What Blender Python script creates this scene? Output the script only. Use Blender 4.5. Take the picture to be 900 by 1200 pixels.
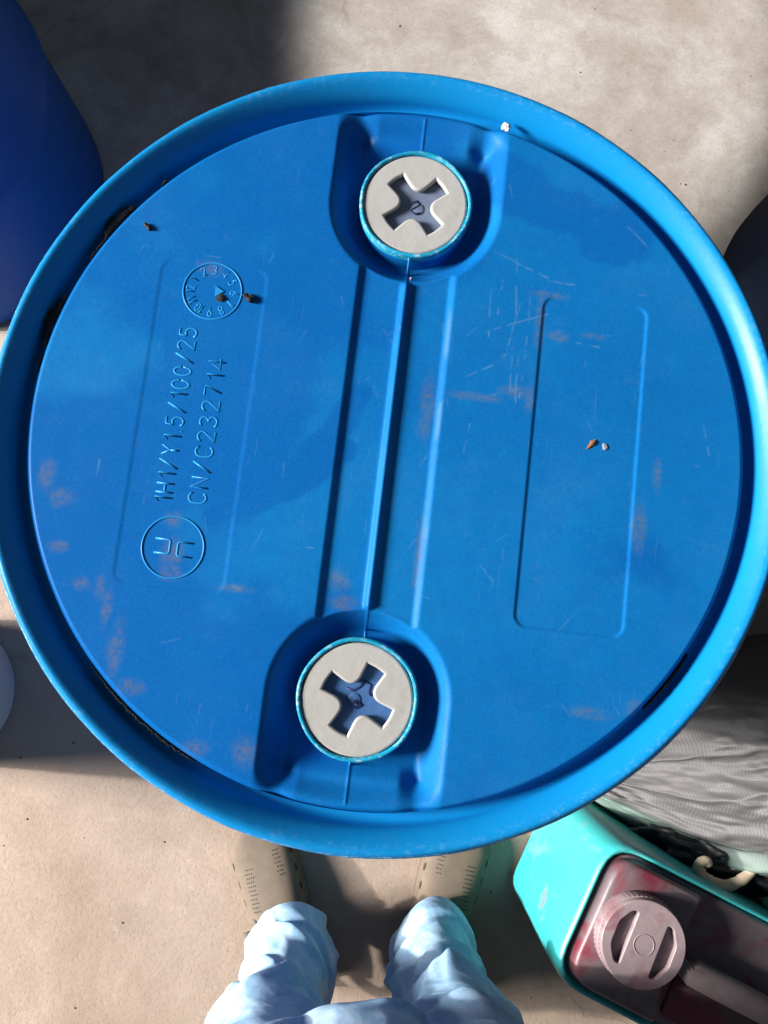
import bpy, bmesh, math, random
import numpy as np
from mathutils import Vector, Matrix
random.seed(7); RNG = np.random.default_rng(7)
scene = bpy.context.scene
for o in list(bpy.data.objects): bpy.data.objects.remove(o)
COL = scene.collection
DRUM_H = 0.93                                    # top of the drum rim above the floor

# ------------------------------------------------------------------ camera
cam_d = bpy.data.cameras.new('camera'); cam = bpy.data.objects.new('camera', cam_d); COL.objects.link(cam)
cam_d.sensor_fit = 'VERTICAL'; cam_d.sensor_height = 36.0; cam_d.lens = 36.0 * 906 / 1200
cam_d.clip_start = 0.02; cam_d.clip_end = 100
cam.matrix_world = Matrix.Translation((-0.0115, -0.121, DRUM_H + 0.5463)) @ Matrix.Rotation(0.12348, 4, 'X') @ Matrix.Rotation(-0.01554, 4, 'Y')
scene.camera = cam
# ------------------------------------------------------------------ ambient light of the shed
world = bpy.data.worlds.new('World'); scene.world = world; world.use_nodes = True
bg = world.node_tree.nodes['Background']; bg.inputs[0].default_value = (0.72, 0.84, 1.0, 1); bg.inputs[1].default_value = 0.06
# ------------------------------------------------------------------ low sunlight coming in through the doorway on the left
SUN_EL, SUN_AZ, SUN_D = math.radians(26), math.radians(177), 8.0     # azimuth: direction towards the sun, counted from +X
sdir = Vector((math.cos(SUN_EL)*math.cos(SUN_AZ), math.cos(SUN_EL)*math.sin(SUN_AZ), math.sin(SUN_EL)))
def beam(name, irr, soft, rad, aim, blend, col):
    d = bpy.data.lights.new(name, 'SPOT'); o = bpy.data.objects.new(name, d); COL.objects.link(o)
    d.energy = irr*4*math.pi*SUN_D**2; d.color = col; d.shadow_soft_size = SUN_D*math.tan(math.radians(soft))
    d.spot_size = 2*math.atan(rad/SUN_D); d.spot_blend = blend
    o.location = Vector(aim)+sdir*SUN_D; o.rotation_euler = sdir.to_track_quat('Z', 'Y').to_euler()
beam('doorway_daylight', 4.5, 8.5, 2.6, (0, -.2, .5), .1, (1.0, 0.96, 0.91))       # bright hazy sky round the sun
beam('doorway_sunlight', 3.2, 0.8, 1.16, (-.2, -.30, -.46), .06, (1.0, 0.95, 0.88))  # the sun itself, cut by the lintel so that it only falls low
# ------------------------------------------------------------------ light through a high opening on the far right
sp_d = bpy.data.lights.new('opening_light', 'SPOT'); sp = bpy.data.objects.new('opening_light', sp_d); COL.objects.link(sp)
sp_d.energy = 400; sp_d.color = (1.0, 0.97, 0.93); sp_d.spot_size = math.radians(19); sp_d.spot_blend = 0.45; sp_d.shadow_soft_size = 0.05
sp.location = (.65, 2.0, 3.2)
sp.rotation_euler = (Vector(sp.location) - Vector((0.37, 1.08, 0))).to_track_quat('Z', 'Y').to_euler()
scene.view_settings.view_transform = 'Standard'; scene.view_settings.look = 'None'
scene.view_settings.exposure = 1.1; scene.view_settings.gamma = 1
scene.render.engine = 'CYCLES'

# ================================================================== helpers
def mesh_obj(name, verts, faces, mat=None, parent=None, smooth=True):
    me = bpy.data.meshes.new(name); me.from_pydata([tuple(v) for v in verts], [], [tuple(f) for f in faces]); me.update()
    if smooth: me.shade_smooth()
    o = bpy.data.objects.new(name, me); COL.objects.link(o)
    if mat: me.materials.append(mat)
    if parent: o.parent = parent
    return o
def grid_mesh(name, V, faces, mat=None, parent=None):
    """fast numpy mesh of quads"""
    me = bpy.data.meshes.new(name); n = len(faces)
    me.vertices.add(len(V)); me.vertices.foreach_set('co', np.asarray(V, np.float32).ravel())
    me.loops.add(n*4); me.loops.foreach_set('vertex_index', np.asarray(faces, np.int32).ravel())
    me.polygons.add(n); me.polygons.foreach_set('loop_start', np.arange(0, n*4, 4, dtype=np.int32))
    me.polygons.foreach_set('loop_total', np.full(n, 4, np.int32)); me.update(calc_edges=True); me.validate(); me.shade_smooth()
    o = bpy.data.objects.new(name, me); COL.objects.link(o)
    if mat: me.materials.append(mat)
    if parent: o.parent = parent
    return o
def empty(name, loc=(0, 0, 0), rz=0):
    o = bpy.data.objects.new(name, None); COL.objects.link(o); o.location = loc; o.rotation_euler = (0, 0, rz); o.empty_display_size = .05
    return o
def tag(o, label=None, cat=None, group=None, kind=None):
    if label: o['label'] = label
    if cat: o['category'] = cat
    if group: o['group'] = group
    if kind: o['kind'] = kind
    return o
def attr(o, name, vals):
    a = o.data.attributes.new(name, 'FLOAT', 'POINT'); a.data.foreach_set('value', np.asarray(vals, np.float32))
def lathe(name, prof, seg, mat, parent=None, jit=None, closed=False):
    V = []; F = []
    for i in range(seg):
        a = 2*math.pi*i/seg; c, s = math.cos(a), math.sin(a)
        for k, (r, z) in enumerate(prof):
            if jit: r, z = jit(i, k, a, r, z)
            V.append((r*c, r*s, z))
    n = len(prof)
    for i in range(seg):
        j = (i+1) % seg
        for k in range(n-1): F.append((i*n+k, j*n+k, j*n+k+1, i*n+k+1))
    o = mesh_obj(name, V, F, mat, parent); return o
def vnoise(x, y, scale, seed=0, octv=4):
    """2-D value noise in numpy, about -1..1"""
    r = np.random.default_rng(seed); out = np.zeros_like(x, dtype=float); amp = 1.; tot = 0
    for o in range(octv):
        T = r.random((64, 64))*2-1
        u = x*scale*2**o+r.random()*50; v = y*scale*2**o+r.random()*50
        iu = np.floor(u).astype(int); iv = np.floor(v).astype(int); fu = u-iu; fv = v-iv
        fu = fu*fu*(3-2*fu); fv = fv*fv*(3-2*fv)
        g = lambda a, b: T[(iu+a) % 64, (iv+b) % 64]
        out += amp*((g(0,0)*(1-fu)+g(1,0)*fu)*(1-fv)+(g(0,1)*(1-fu)+g(1,1)*fu)*fv); tot += amp; amp *= .5
    return out/tot*1.6
def sstep(a, b, x):
    t = np.clip((x-a)/(b-a), 0, 1); return t*t*(3-2*t)
def tube(path, rad, nseg=8, close=False, taper=None, flat=1.0):
    """verts, faces of a tube along a 3-D polyline"""
    P = [Vector(p) for p in path]; n = len(P); V = []; F = []; up0 = None
    for i, p in enumerate(P):
        if close: t = P[(i+1) % n]-P[i-1]
        else: t = P[min(i+1, n-1)]-P[max(i-1, 0)]
        t.normalize()
        up = Vector((0, 0, 1)) if abs(t.z) < .9 else Vector((0, 1, 0))
        if up0 is not None and abs(t.z) >= .5: up = up0
        a = t.cross(up).normalized(); b = a.cross(t).normalized(); up0 = b
        rr = rad if taper is None else rad*taper[i]
        for k in range(nseg):
            w = 2*math.pi*k/nseg; V.append(p+a*(math.cos(w)*rr)+b*(math.sin(w)*rr*flat))
    m = n if close else n-1
    for i in range(m):
        j = (i+1) % n
        for k in range(nseg):
            l = (k+1) % nseg; F.append((i*nseg+k, i*nseg+l, j*nseg+l, j*nseg+k))
    if not close:
        F.append(tuple(range(nseg-1, -1, -1))); F.append(tuple((n-1)*nseg+k for k in range(nseg)))
    return V, F
class MB:
    def __init__(s): s.V = []; s.F = []
    def add(s, VF):
        b = len(s.V); s.V += list(VF[0]); s.F += [tuple(i+b for i in f) for f in VF[1]]; return s
    def build(s, name, mat, parent=None, smooth=True): return mesh_obj(name, s.V, s.F, mat, parent, smooth)
def curve_plate(name, splines, extrude, bevel, mat, parent=None, res=3):
    """filled 2-D outlines (holes allowed) with thickness and rounded edges, turned into a mesh"""
    cu = bpy.data.curves.new(name, 'CURVE'); cu.dimensions = '2D'; cu.fill_mode = 'BOTH'
    cu.extrude = extrude; cu.bevel_depth = bevel; cu.bevel_resolution = res
    for pts in splines:
        s = cu.splines.new('POLY'); s.points.add(len(pts)-1); s.use_cyclic_u = True
        for p, q in zip(s.points, pts): p.co = (q[0], q[1], 0, 1)
    tmp = bpy.data.objects.new('tmp', cu); COL.objects.link(tmp)
    dg = bpy.context.evaluated_depsgraph_get(); me = bpy.data.meshes.new_from_object(tmp.evaluated_get(dg))
    bpy.data.objects.remove(tmp); bpy.data.curves.remove(cu)
    o = bpy.data.objects.new(name, me); me.name = name; COL.objects.link(o); me.materials.clear(); me.materials.append(mat)
    if parent: o.parent = parent
    return o
def circle2(r, n, cx=0, cy=0): return [(cx+r*math.cos(2*math.pi*i/n), cy+r*math.sin(2*math.pi*i/n)) for i in range(n)]
def fillet(poly, r, n=6):
    out = []
    m = len(poly)
    for i in range(m):
        p0, p, p1 = Vector(poly[i-1]), Vector(poly[i]), Vector(poly[(i+1) % m])
        rr = r[i] if isinstance(r, (list, tuple)) else r
        d0 = (p0-p); d1 = (p1-p); l = min(rr, d0.length*.49, d1.length*.49)
        a = p+d0.normalized()*l; b = p+d1.normalized()*l
        for k in range(n+1):
            t = k/n; q = a*(1-t)**2+p*2*t*(1-t)+b*t*t; out.append((q.x, q.y))
    return out

# ------------------------------------------------------------------ materials
class NT:
    def __init__(s, name):
        s.m = bpy.data.materials.new(name); s.m.use_nodes = True; s.t = s.m.node_tree; s.b = s.t.nodes['Principled BSDF']
        s.tc = s.n('ShaderNodeTexCoord')
    def n(s, typ, **kw):
        nd = s.t.nodes.new(typ)
        for k, v in kw.items():
            if k[0] == 'i' and k[1:].isdigit(): nd.inputs[int(k[1:])].default_value = v
            elif k in nd.inputs.keys(): nd.inputs[k].default_value = v
            else: setattr(nd, k, v)
        return nd
    def l(s, a, b): s.t.links.new(a, b)
    def noise(s, scale, detail=4, rough=.55, coord='Object', stretch=None, dist=0):
        nd = s.n('ShaderNodeTexNoise'); nd.inputs['Scale'].default_value = scale; nd.inputs['Detail'].default_value = detail
        nd.inputs['Roughness'].default_value = rough; nd.inputs['Distortion'].default_value = dist
        if stretch:
            mp = s.n('ShaderNodeMapping'); mp.inputs['Scale'].default_value = stretch; s.l(s.tc.outputs[coord], mp.inputs[0]); s.l(mp.outputs[0], nd.inputs[0])
        else: s.l(s.tc.outputs[coord], nd.inputs[0])
        return nd.outputs[0]
    def ramp(s, fac, stops):
        r = s.n('ShaderNodeValToRGB'); s.l(fac, r.inputs[0]); e = r.color_ramp.elements
        while len(e) < len(stops): e.new(.5)
        for el, (p, c) in zip(e, stops): el.position = p; el.color = c if len(c) == 4 else (*c, 1)
        return r.outputs[0]
    def mix(s, fac, a, b, mode='MIX'):
        m = s.n('ShaderNodeMix', data_type='RGBA', blend_type=mode)
        for i, v in ((0, fac), (6, a), (7, b)):
            if hasattr(v, 'links'): s.l(v, m.inputs[i])
            elif i == 0: m.inputs[0].default_value = v
            else: m.inputs[i].default_value = (*v, 1)
        return m.outputs[2]
    def math(s, op, a, b=0.):
        m = s.n('ShaderNodeMath', operation=op)
        for i, v in ((0, a), (1, b)):
            if hasattr(v, 'links'): s.l(v, m.inputs[i])
            else: m.inputs[i].default_value = v
        return m.outputs[0]
    def at(s, name):
        a = s.n('ShaderNodeAttribute', attribute_name=name); return a.outputs['Fac']
    def set(s, color=None, rough=None, spec=None):
        for k, v in (('Base Color', color), ('Roughness', rough), ('Specular IOR Level', spec)):
            if v is None: continue
            if hasattr(v, 'links'): s.l(v, s.b.inputs[k])
            elif k == 'Base Color': s.b.inputs[k].default_value = (*v, 1)
            else: s.b.inputs[k].default_value = v
        return s
    def bump(s, h, strength=.3, dist=.001):
        b = s.n('ShaderNodeBump'); b.inputs['Strength'].default_value = strength; b.inputs['Distance'].default_value = dist
        s.l(h, b.inputs['Height']); s.l(b.outputs[0], s.b.inputs['Normal']); return s
BLK, WHT = (0, 0, 0), (1, 1, 1)
BLUE = (0.004, 0.105, 0.45)
def blue_lid():
    t = NT('blue_plastic_lid')
    c = t.mix(t.ramp(t.noise(5, 5, .6), [(.35, BLK), (.7, WHT)]), (0.003, 0.140, 0.43), (0.004, 0.190, 0.50))
    dark_tone = t.at('dark_tone'); c = t.mix(t.math('MULTIPLY', dark_tone, .55), c, (0.002, 0.078, 0.36))
    fine = t.ramp(t.noise(380, 3, .7), [(.52, BLK), (.75, WHT)])
    dust = t.math('MULTIPLY', t.ramp(t.noise(11, 6, .7), [(.5, BLK), (.78, WHT)]), .13)
    c = t.mix(t.math('MULTIPLY', dust, t.math('ADD', fine, .35)), c, (0.20, 0.27, 0.36))
    grain = t.ramp(t.noise(520, 2, .6), [(.3, BLK), (.7, WHT)]); c = t.mix(.22, c, t.mix(grain, (0.002, 0.10, 0.36), (0.012, 0.21, 0.56)))
    c = t.mix(t.math('MULTIPLY', t.ramp(t.noise(75, 6, .8), [(.4, BLK), (.62, WHT)]), .16), c, (0.003, 0.08, 0.33))
    c = t.mix(t.math('MULTIPLY', t.ramp(t.noise(48, 8, .85), [(.56, BLK), (.7, WHT)]), .10), c, (0.12, 0.22, 0.36))
    st = t.math('MULTIPLY', t.at('stain'), t.ramp(t.noise(190, 9, .85), [(.40, BLK), (.62, WHT)]))
    c = t.mix(t.math('MULTIPLY', st, .55), c, (0.185, 0.15, 0.075))
    c = t.mix(t.math('MULTIPLY', t.at('scuff'), .5), c, (0.20, 0.34, 0.46))
    hair = t.ramp(t.noise(900, 1, .5, stretch=(1, .03, 1)), [(.74, BLK), (.80, WHT)])
    c = t.mix(t.math('MULTIPLY', hair, .10), c, (0.3, 0.45, 0.6))
    r = t.math('ADD', t.math('MULTIPLY', t.noise(14, 5, .65), .22), .36)
    r = t.math('ADD', r, t.math('MULTIPLY', dark_tone, -.08)); r = t.math('ADD', r, t.math('MULTIPLY', st, .3))
    t.set(c, r, .09)
    h = t.math('ADD', t.math('MULTIPLY', t.noise(260, 3, .6), .5), t.noise(40, 2))
    t.bump(h, .16, .001); return t.m
def blue_plain(name, col=BLUE, rough=.36, wear=True):
    t = NT(name)
    c = t.mix(t.noise(6, 4, .6), tuple(v*.85 for v in col), tuple(min(1, v*1.15) for v in col))
    if wear:
        w = t.ramp(t.noise(210, 6, .8, stretch=(1, 1, 2)), [(.52, BLK), (.58, WHT)])
        w = t.math('MULTIPLY', w, t.ramp(t.noise(16, 4, .7), [(.36, BLK), (.56, WHT)]))
        c = t.mix(t.math('MULTIPLY', w, t.at('edge')), c, (0.42, 0.66, 0.78))
        d = t.ramp(t.noise(22, 5, .7), [(.58, BLK), (.74, WHT)]); c = t.mix(t.math('MULTIPLY', d, .12), c, (.07, .08, .10))
    t.set(c, t.math('ADD', t.math('MULTIPLY', t.noise(30, 4), .2), rough-.1), .26 if wear else .22)
    t.bump(t.noise(140, 4, .6), .12, .001); return t.m
def simple(name, col, rough=.6, var=.25, scale=20, bump=.15, bscale=150, spec=.4):
    t = NT(name); c = t.mix(t.noise(scale, 5, .65), tuple(v*(1-var) for v in col), tuple(min(1, v*(1+var)) for v in col))
    t.set(c, rough, spec); t.bump(t.noise(bscale, 4, .6), bump, .001); return t.m
def concrete():
    t = NT('concrete_floor')
    base = t.mix(t.ramp(t.noise(1.7, 6, .6), [(.3, BLK), (.7, WHT)]), (0.28, 0.213, 0.168), (0.40, 0.315, 0.258))
    # the far side of the floor is bare grey screed, the near side carries brown dust
    sep = t.n('ShaderNodeSeparateXYZ'); t.l(t.tc.outputs['Object'], sep.inputs[0])
    f = t.math('ADD', t.math('MULTIPLY', sep.outputs[1], .9), t.math('MULTIPLY', t.noise(2.5, 4), .6))
    f = t.ramp(f, [(.25, BLK), (.85, WHT)])
    grey = t.mix(t.noise(4, 7, .7), (0.43, 0.405, 0.38), (0.56, 0.54, 0.515))
    c = t.mix(f, base, grey)
    cl_ = t.ramp(t.noise(13, 7, .75, dist=.8), [(.40, BLK), (.62, WHT)]); c = t.mix(t.math('MULTIPLY', cl_, .5), c, t.mix(f, (.27, .20, .155), (.33, .305, .285)))
    blot = t.ramp(t.noise(6, 7, .72, dist=.4), [(.42, BLK), (.68, WHT)]); c = t.mix(t.math('MULTIPLY', blot, .5), c, (0.23, 0.175, 0.14))
    speck = t.ramp(t.noise(70, 4, .75), [(.60, BLK), (.72, WHT)]); c = t.mix(t.math('MULTIPLY', speck, .5), c, (0.16, 0.13, 0.11))
    pale = t.ramp(t.noise(28, 5, .7), [(.6, BLK), (.74, WHT)]); c = t.mix(t.math('MULTIPLY', pale, .25), c, (0.62, 0.57, 0.52))
    ck = t.n('ShaderNodeTexVoronoi', feature='DISTANCE_TO_EDGE'); ck.inputs['Scale'].default_value = 1.9
    wp = t.n('ShaderNodeVectorMath', operation='ADD'); nz = t.n('ShaderNodeTexNoise'); nz.inputs['Scale'].default_value = 5; nz.inputs['Detail'].default_value = 6
    sc_ = t.n('ShaderNodeVectorMath', operation='SCALE'); sc_.inputs['Scale'].default_value = .35
    t.l(t.tc.outputs['Object'], nz.inputs[0]); t.l(nz.outputs['Color'], sc_.inputs[0]); t.l(t.tc.outputs['Object'], wp.inputs[0]); t.l(sc_.outputs[0], wp.inputs[1]); t.l(wp.outputs[0], ck.inputs[0])
    crk = t.math('MULTIPLY', t.ramp(ck.outputs['Distance'], [(0, WHT), (.010, BLK)]), t.ramp(t.noise(3, 3), [(.45, BLK), (.6, WHT)])); c = t.mix(t.math('MULTIPLY', crk, .5), c, (.12, .09, .075))
    c = t.mix(t.math('MULTIPLY', t.ramp(t.noise(210, 4, .8), [(.35, BLK), (.7, WHT)]), .42), c, (.24, .195, .16))
    big = t.ramp(t.noise(2.6, 5, .65, dist=.5), [(.46, BLK), (.62, WHT)]); c = t.mix(t.math('MULTIPLY', big, .5), c, (.20, .145, .11))
    t.set(c, .85, .25)
    t.bump(t.math('ADD', t.math('MULTIPLY', t.ramp(t.noise(130, 6, .75), [(.25, BLK), (.5, WHT)]), .5), t.math('MULTIPLY', t.noise(14, 6, .6), .8)), .45, .003); return t.m
def lit_plastic(name, col, rough, sss=0.):
    m = simple(name, col, rough); b = m.node_tree.nodes['Principled BSDF']
    b.inputs['Subsurface Weight'].default_value = sss; b.inputs['Subsurface Radius'].default_value = (.004, .004, .004); b.inputs['Subsurface Scale'].default_value = 1
    return m
M = dict(lid=blue_lid(), rim=blue_plain('blue_plastic_rim', (0.004, 0.235, 0.58), .36), collar=blue_plain('blue_plastic_collar', (0.008, 0.30, 0.50), .34),
         body=blue_plain('blue_plastic_body', (0.002, 0.075, 0.31), .55, False), floor=concrete())

# ================================================================== floor
fl = mesh_obj('floor', [(-8, -8, 0), (8, -8, 0), (8, 8, 0), (-8, 8, 0)], [(0, 1, 2, 3)], M['floor'], None, False); tag(fl, kind='structure')
# wall added out of view: its edge shades the far left floor
wl = mesh_obj('shade_wall', [(x, y, z) for x in (-1.42, -1.27) for y in (.78, 4.0) for z in (0.0, 2.6)], [(0, 1, 3, 2), (4, 6, 7, 5), (0, 4, 5, 1), (2, 3, 7, 6), (1, 5, 7, 3)], simple('plaster', (.45, .42, .38), .9), None, False); tag(wl, kind='structure')

# ================================================================== the drum
LID_Z = -0.0085; LR = 0.2630
STAINS = [(-230,-69,8.7,6.2),(-242,-55,5.0,9.9),(-204,-128,6.2,4.3),(-191,-128,3.7,7.4),(-173,-171,5.0,16.1),(-157,-195,8.7,5.0),(-109,-232,8.7,5.0),(-74,-231,7.4,8.7),(199,-3,3.1,11.2),(188,-39,4.3,16.1),(-24,-106,7.4,7.4),(32,-79,2.5,24.8),(-147,117,7.4,5.0),(-142,-113,8.7,5.0),(-147,-75,6.2,5.0),(-144,-100,7.4,8.7),(60,41,14.9,2.5),(90,48,8.7,3.7),(100,44,3.7,9.9),(103,108,3.1,18.6),(118,95,6.2,3.7),(145,98,8.7,2.5),(-20,-120,8.7,5.0),(-97,-119,11.2,2.5),(-224,-103,6.2,3.7),(165,-177,12.4,3.7),(195,-171,6.2,7.4),(-184,-142,3.1,11.2),(107,126,11.2,2.5),(26,29,5.0,18.6)]
SCRATCH = [(79,169,85,108),(72,135,70,102),(79,76,79,62),(89,76,90,40),(77,76,78,58),(84,82,86,43),(106,137,126,136),(95,131,93,44),(49,54,70,66),(25,-15,30,-6),(148,100,158,100),(62,155,106,139),(63,40,101,54),(-100,-117,-92,-119),(197,10,198,4),(139,-73,143,-71),(175,134,195,135),(88,117,79,75),(-59,-84,-44,-84),(55,-7,58,20),(117,93,149,90),(75,-81,96,-103),(154,194,182,170),(-205,-50,-205,-38),(230,40,239,2),(64,127,65,87),(58,89,108,111)]
def rrect(x, y, cx, cy, hx, hy, r):
    qx = np.abs(x-cx)-hx+r; qy = np.abs(y-cy)-hy+r
    return np.hypot(np.maximum(qx, 0), np.maximum(qy, 0))+np.minimum(np.maximum(qx, qy), 0)-r
def lid_height(x, y):
    """relief of the drum head in drum coordinates (bung axis along y)"""
    h = 0.0006*vnoise(x, y, 9, 3, 2)
    ay = np.abs(y)
    dp = np.where(ay > .186, np.abs(x)-.0615, np.hypot(x, ay-.186)-.0615)      # U-shaped bung pockets, open to the rim
    pocket = sstep(.0055, -.0160, dp)
    pocket = pocket*(1-.72*sstep(.244, .2585, np.hypot(x, y)))
    floor_d = .0225 - .0105*sstep(.226, .243, ay)*sstep(.054, .034, np.abs(x)) - .001*sstep(.215, .262, ay)
    chan = sstep(.0034, -.0034, np.maximum(np.abs(x)-.0345, ay-.150))*.0031
    h = h - np.maximum(pocket*floor_d, chan*(1-pocket))
    rid = np.exp(-(np.abs(x)/.0030)**2.4)*sstep(.1245, .1195, ay)*.0042
    h = h + rid + .0007*np.exp(-(x/.0008)**2)*(ay > .12)*(ay < .258)
    h -= .0010*sstep(.0014, -.0014, rrect(x, y, .1435, .001, .039, .1235, .009))
    h -= .00035*sstep(.0016, -.0016, rrect(x, y, -.1435, -.003, .0395, .1215, .009))
    r = np.hypot(x, y); h -= .0045*sstep(LR-.0050, LR+.0005, r)**2
    return h
def drum_lid(parent):
    s = .0008; n = int(2*(LR+.002)/s)+1; ax = (np.arange(n)-(n-1)/2)*s
    X, Y = np.meshgrid(ax, ax, indexing='ij'); R = np.hypot(X, Y)
    k = np.where(R > LR, LR/np.maximum(R, 1e-9), 1.); Xc, Yc = X*k, Y*k
    Z = lid_height(Xc, Yc); Z = np.where(R > LR, Z-.0, Z)
    keep = R < LR+s*1.2
    idx = -np.ones((n, n), int); idx[keep] = np.arange(keep.sum())
    f = keep[:-1, :-1] & keep[1:, :-1] & keep[1:, 1:] & keep[:-1, 1:]
    F = np.stack([idx[:-1, :-1][f], idx[1:, :-1][f], idx[1:, 1:][f], idx[:-1, 1:][f]], 1)
    V = np.stack([Xc[keep], Yc[keep], Z[keep]], 1)
    o = grid_mesh('lid', V, F, M['lid'], parent); o.location = (0, 0, LID_Z)
    x, y = V[:, 0]*1000, V[:, 1]*1000
    wob = vnoise(V[:, 0], V[:, 1], 60, 11, 4)
    st = np.zeros(len(x)); sc = np.zeros(len(x))
    for cx, cy, rx, ry in STAINS:
        d = np.hypot((x-cx)/rx, (y-cy)/ry)+wob*.35; st = np.maximum(st, sstep(1.7, .1, d))
    wx, wy = x+1.2*vnoise(V[:, 0], V[:, 1], 40, 5, 2), y
    brk = sstep(-.25, .25, vnoise(V[:, 0], V[:, 1], 160, 9, 3))
    rr = random.Random(3); lines = list(SCRATCH)
    for i in range(60):                       # fine random scuffs from handling
        a = rr.uniform(0, 6.28); q = rr.uniform(20, 250); an = rr.gauss(1.5, .7); L = rr.uniform(4, 22)
        px, py = q*math.cos(a), q*math.sin(a); lines.append((px, py, px+L*math.cos(an), py+L*math.sin(an)))
    for i, (x0, y0, x1, y1) in enumerate(lines):
        dx, dy = x1-x0, y1-y0; L2 = dx*dx+dy*dy
        t = np.clip(((wx-x0)*dx+(wy-y0)*dy)/L2, 0, 1); d = np.hypot(wx-x0-t*dx, wy-y0-t*dy)
        amp = .8 if i < len(SCRATCH) else .35
        sc = np.maximum(sc, amp*(.35+.65*t)*sstep(.85, .1, d)*brk)
    # worn, chalky edge of the channel
    worn = np.exp(-((x-35.5)/1.6)**2)*(np.abs(y) < 118)*sstep(.15, .55, vnoise(V[:, 0], V[:, 1], 28, 21, 4)); sc = np.maximum(sc, worn*.55)
    # darker, smoother patches, mostly on the left half
    n1 = vnoise(V[:, 0], V[:, 1], 9, 31, 5)
    dm = sstep(-.10, .40, n1+.42*sstep(30, -70, x)-.5*sstep(10, 70, x))
    for pts, w in (([(-25, 30), (-40, 0), (-62, -28), (-95, -52)], 11), ([(-28, -8), (-52, -34), (-85, -55), (-120, -70)], 8), ([(60, 215), (90, 200), (130, 185), (165, 180)], 22)):
        for (x0, y0), (x1, y1) in zip(pts[:-1], pts[1:]):
            dx, dy = x1-x0, y1-y0; t = np.clip(((x-x0)*dx+(y-y0)*dy)/(dx*dx+dy*dy), 0, 1)
            dm = np.maximum(dm, sstep(1.15, .7, np.hypot(x-x0-t*dx, y-y0-t*dy)/w+.35*wob))
    attr(o, 'stain', st); attr(o, 'scuff', sc); attr(o, 'dark_tone', dm)
    return o
# ---- single-stroke raised lettering
def arc(cx, cy, rx, ry, a0, a1, n=8): return [(cx+rx*math.cos(math.radians(a0+(a1-a0)*i/n)), cy+ry*math.sin(math.radians(a0+(a1-a0)*i/n))) for i in range(n+1)]
GL = {'1': [[(.08, .78), (.3, 1), (.3, 0)]], 'H': [[(0, 0), (0, 1)], [(.5, 0), (.5, 1)], [(0, .5), (.5, .5)]], '/': [[(0, -.05), (.5, 1.05)]],
      'Y': [[(0, 1), (.27, .5), (.54, 1)], [(.27, .5), (.27, 0)]], '.': [[(.0, .0), (.0, .05)]], 'N': [[(0, 0), (0, 1), (.5, 0), (.5, 1)]],
      '0': [arc(.25, .5, .25, .5, 0, 360, 18)], 'C': [arc(.27, .68, .26, .32, 25, 180, 7)+arc(.27, .32, .26, .32, 180, 335, 7)],
      '5': [[(.46, 1), (.08, 1), (.03, .56)]+arc(.22, .32, .27, .33, 125, -150, 10)], '2': [arc(.24, .74, .24, .26, 165, -30, 8)+[(0, 0), (.5, 0)]],
      '3': [arc(.22, .76, .24, .24, 150, -90, 8)+arc(.22, .26, .27, .26, 90, -150, 9)], '7': [[(0, 1), (.5, 1), (.18, 0)]],
      '4': [[(.38, 0), (.38, 1), (0, .3), (.55, .3)]], '6': [arc(.25, .3, .25, .3, 0, 360, 14), [(.02, .4), (.36, 1)]],
      '8': [arc(.25, .75, .2, .25, 0, 360, 12), arc(.25, .26, .25, .26, 0, 360, 12)], '9': [arc(.25, .7, .25, .3, 0, 360, 14), [(.48, .6), (.14, 0)]],
      'u': [[(0, 1), (0, .14)]+arc(.12, .12, .12, .12, 180, 270, 4)+arc(.44, .12, .12, .12, 270, 360, 4)+[(.56, 1)]], 'n': [[(0, 0), (0, .86)]+arc(.12, .88, .12, .12, 180, 90, 4)+arc(.44, .88, .12, .12, 90, 0, 4)+[(.56, 0)]]}
def lettering(mb, text, ox, oy, ang, hgt, length=None, rad=.00074, wid=1.):
    adv = []; xx = 0
    for ch in text:
        w = {'1': .34, '.': .06, '/': .5}.get(ch, .52); adv.append(xx); xx += w*wid+.26*wid
    tot = xx-.26*wid; k = (length/hgt/tot) if length else 1.
    c, s = math.cos(ang), math.sin(ang)
    for ch, a in zip(text, adv):
        for st in GL[ch]:
            pts = [((a*k+px*wid*k)*hgt, py*hgt) for px, py in st]
            P = [(ox+px*c-py*s, oy+px*s+py*c, 0) for px, py in pts]
            xs = np.array([p[0] for p in P]); ys = np.array([p[1] for p in P]); zz = lid_height(xs, ys)
            mb.add(tube([(p[0], p[1], z+.0001) for p, z in zip(P, zz)], rad, 6, flat=.42))
def ring_on_lid(mb, cx, cy, r, rad, n=64):
    a = np.linspace(0, 2*math.pi, n, endpoint=False); xs, ys = cx+r*np.cos(a), cy+r*np.sin(a); z = lid_height(xs, ys)
    mb.add(tube(list(zip(xs, ys, z)), rad, 6, True))
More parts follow.
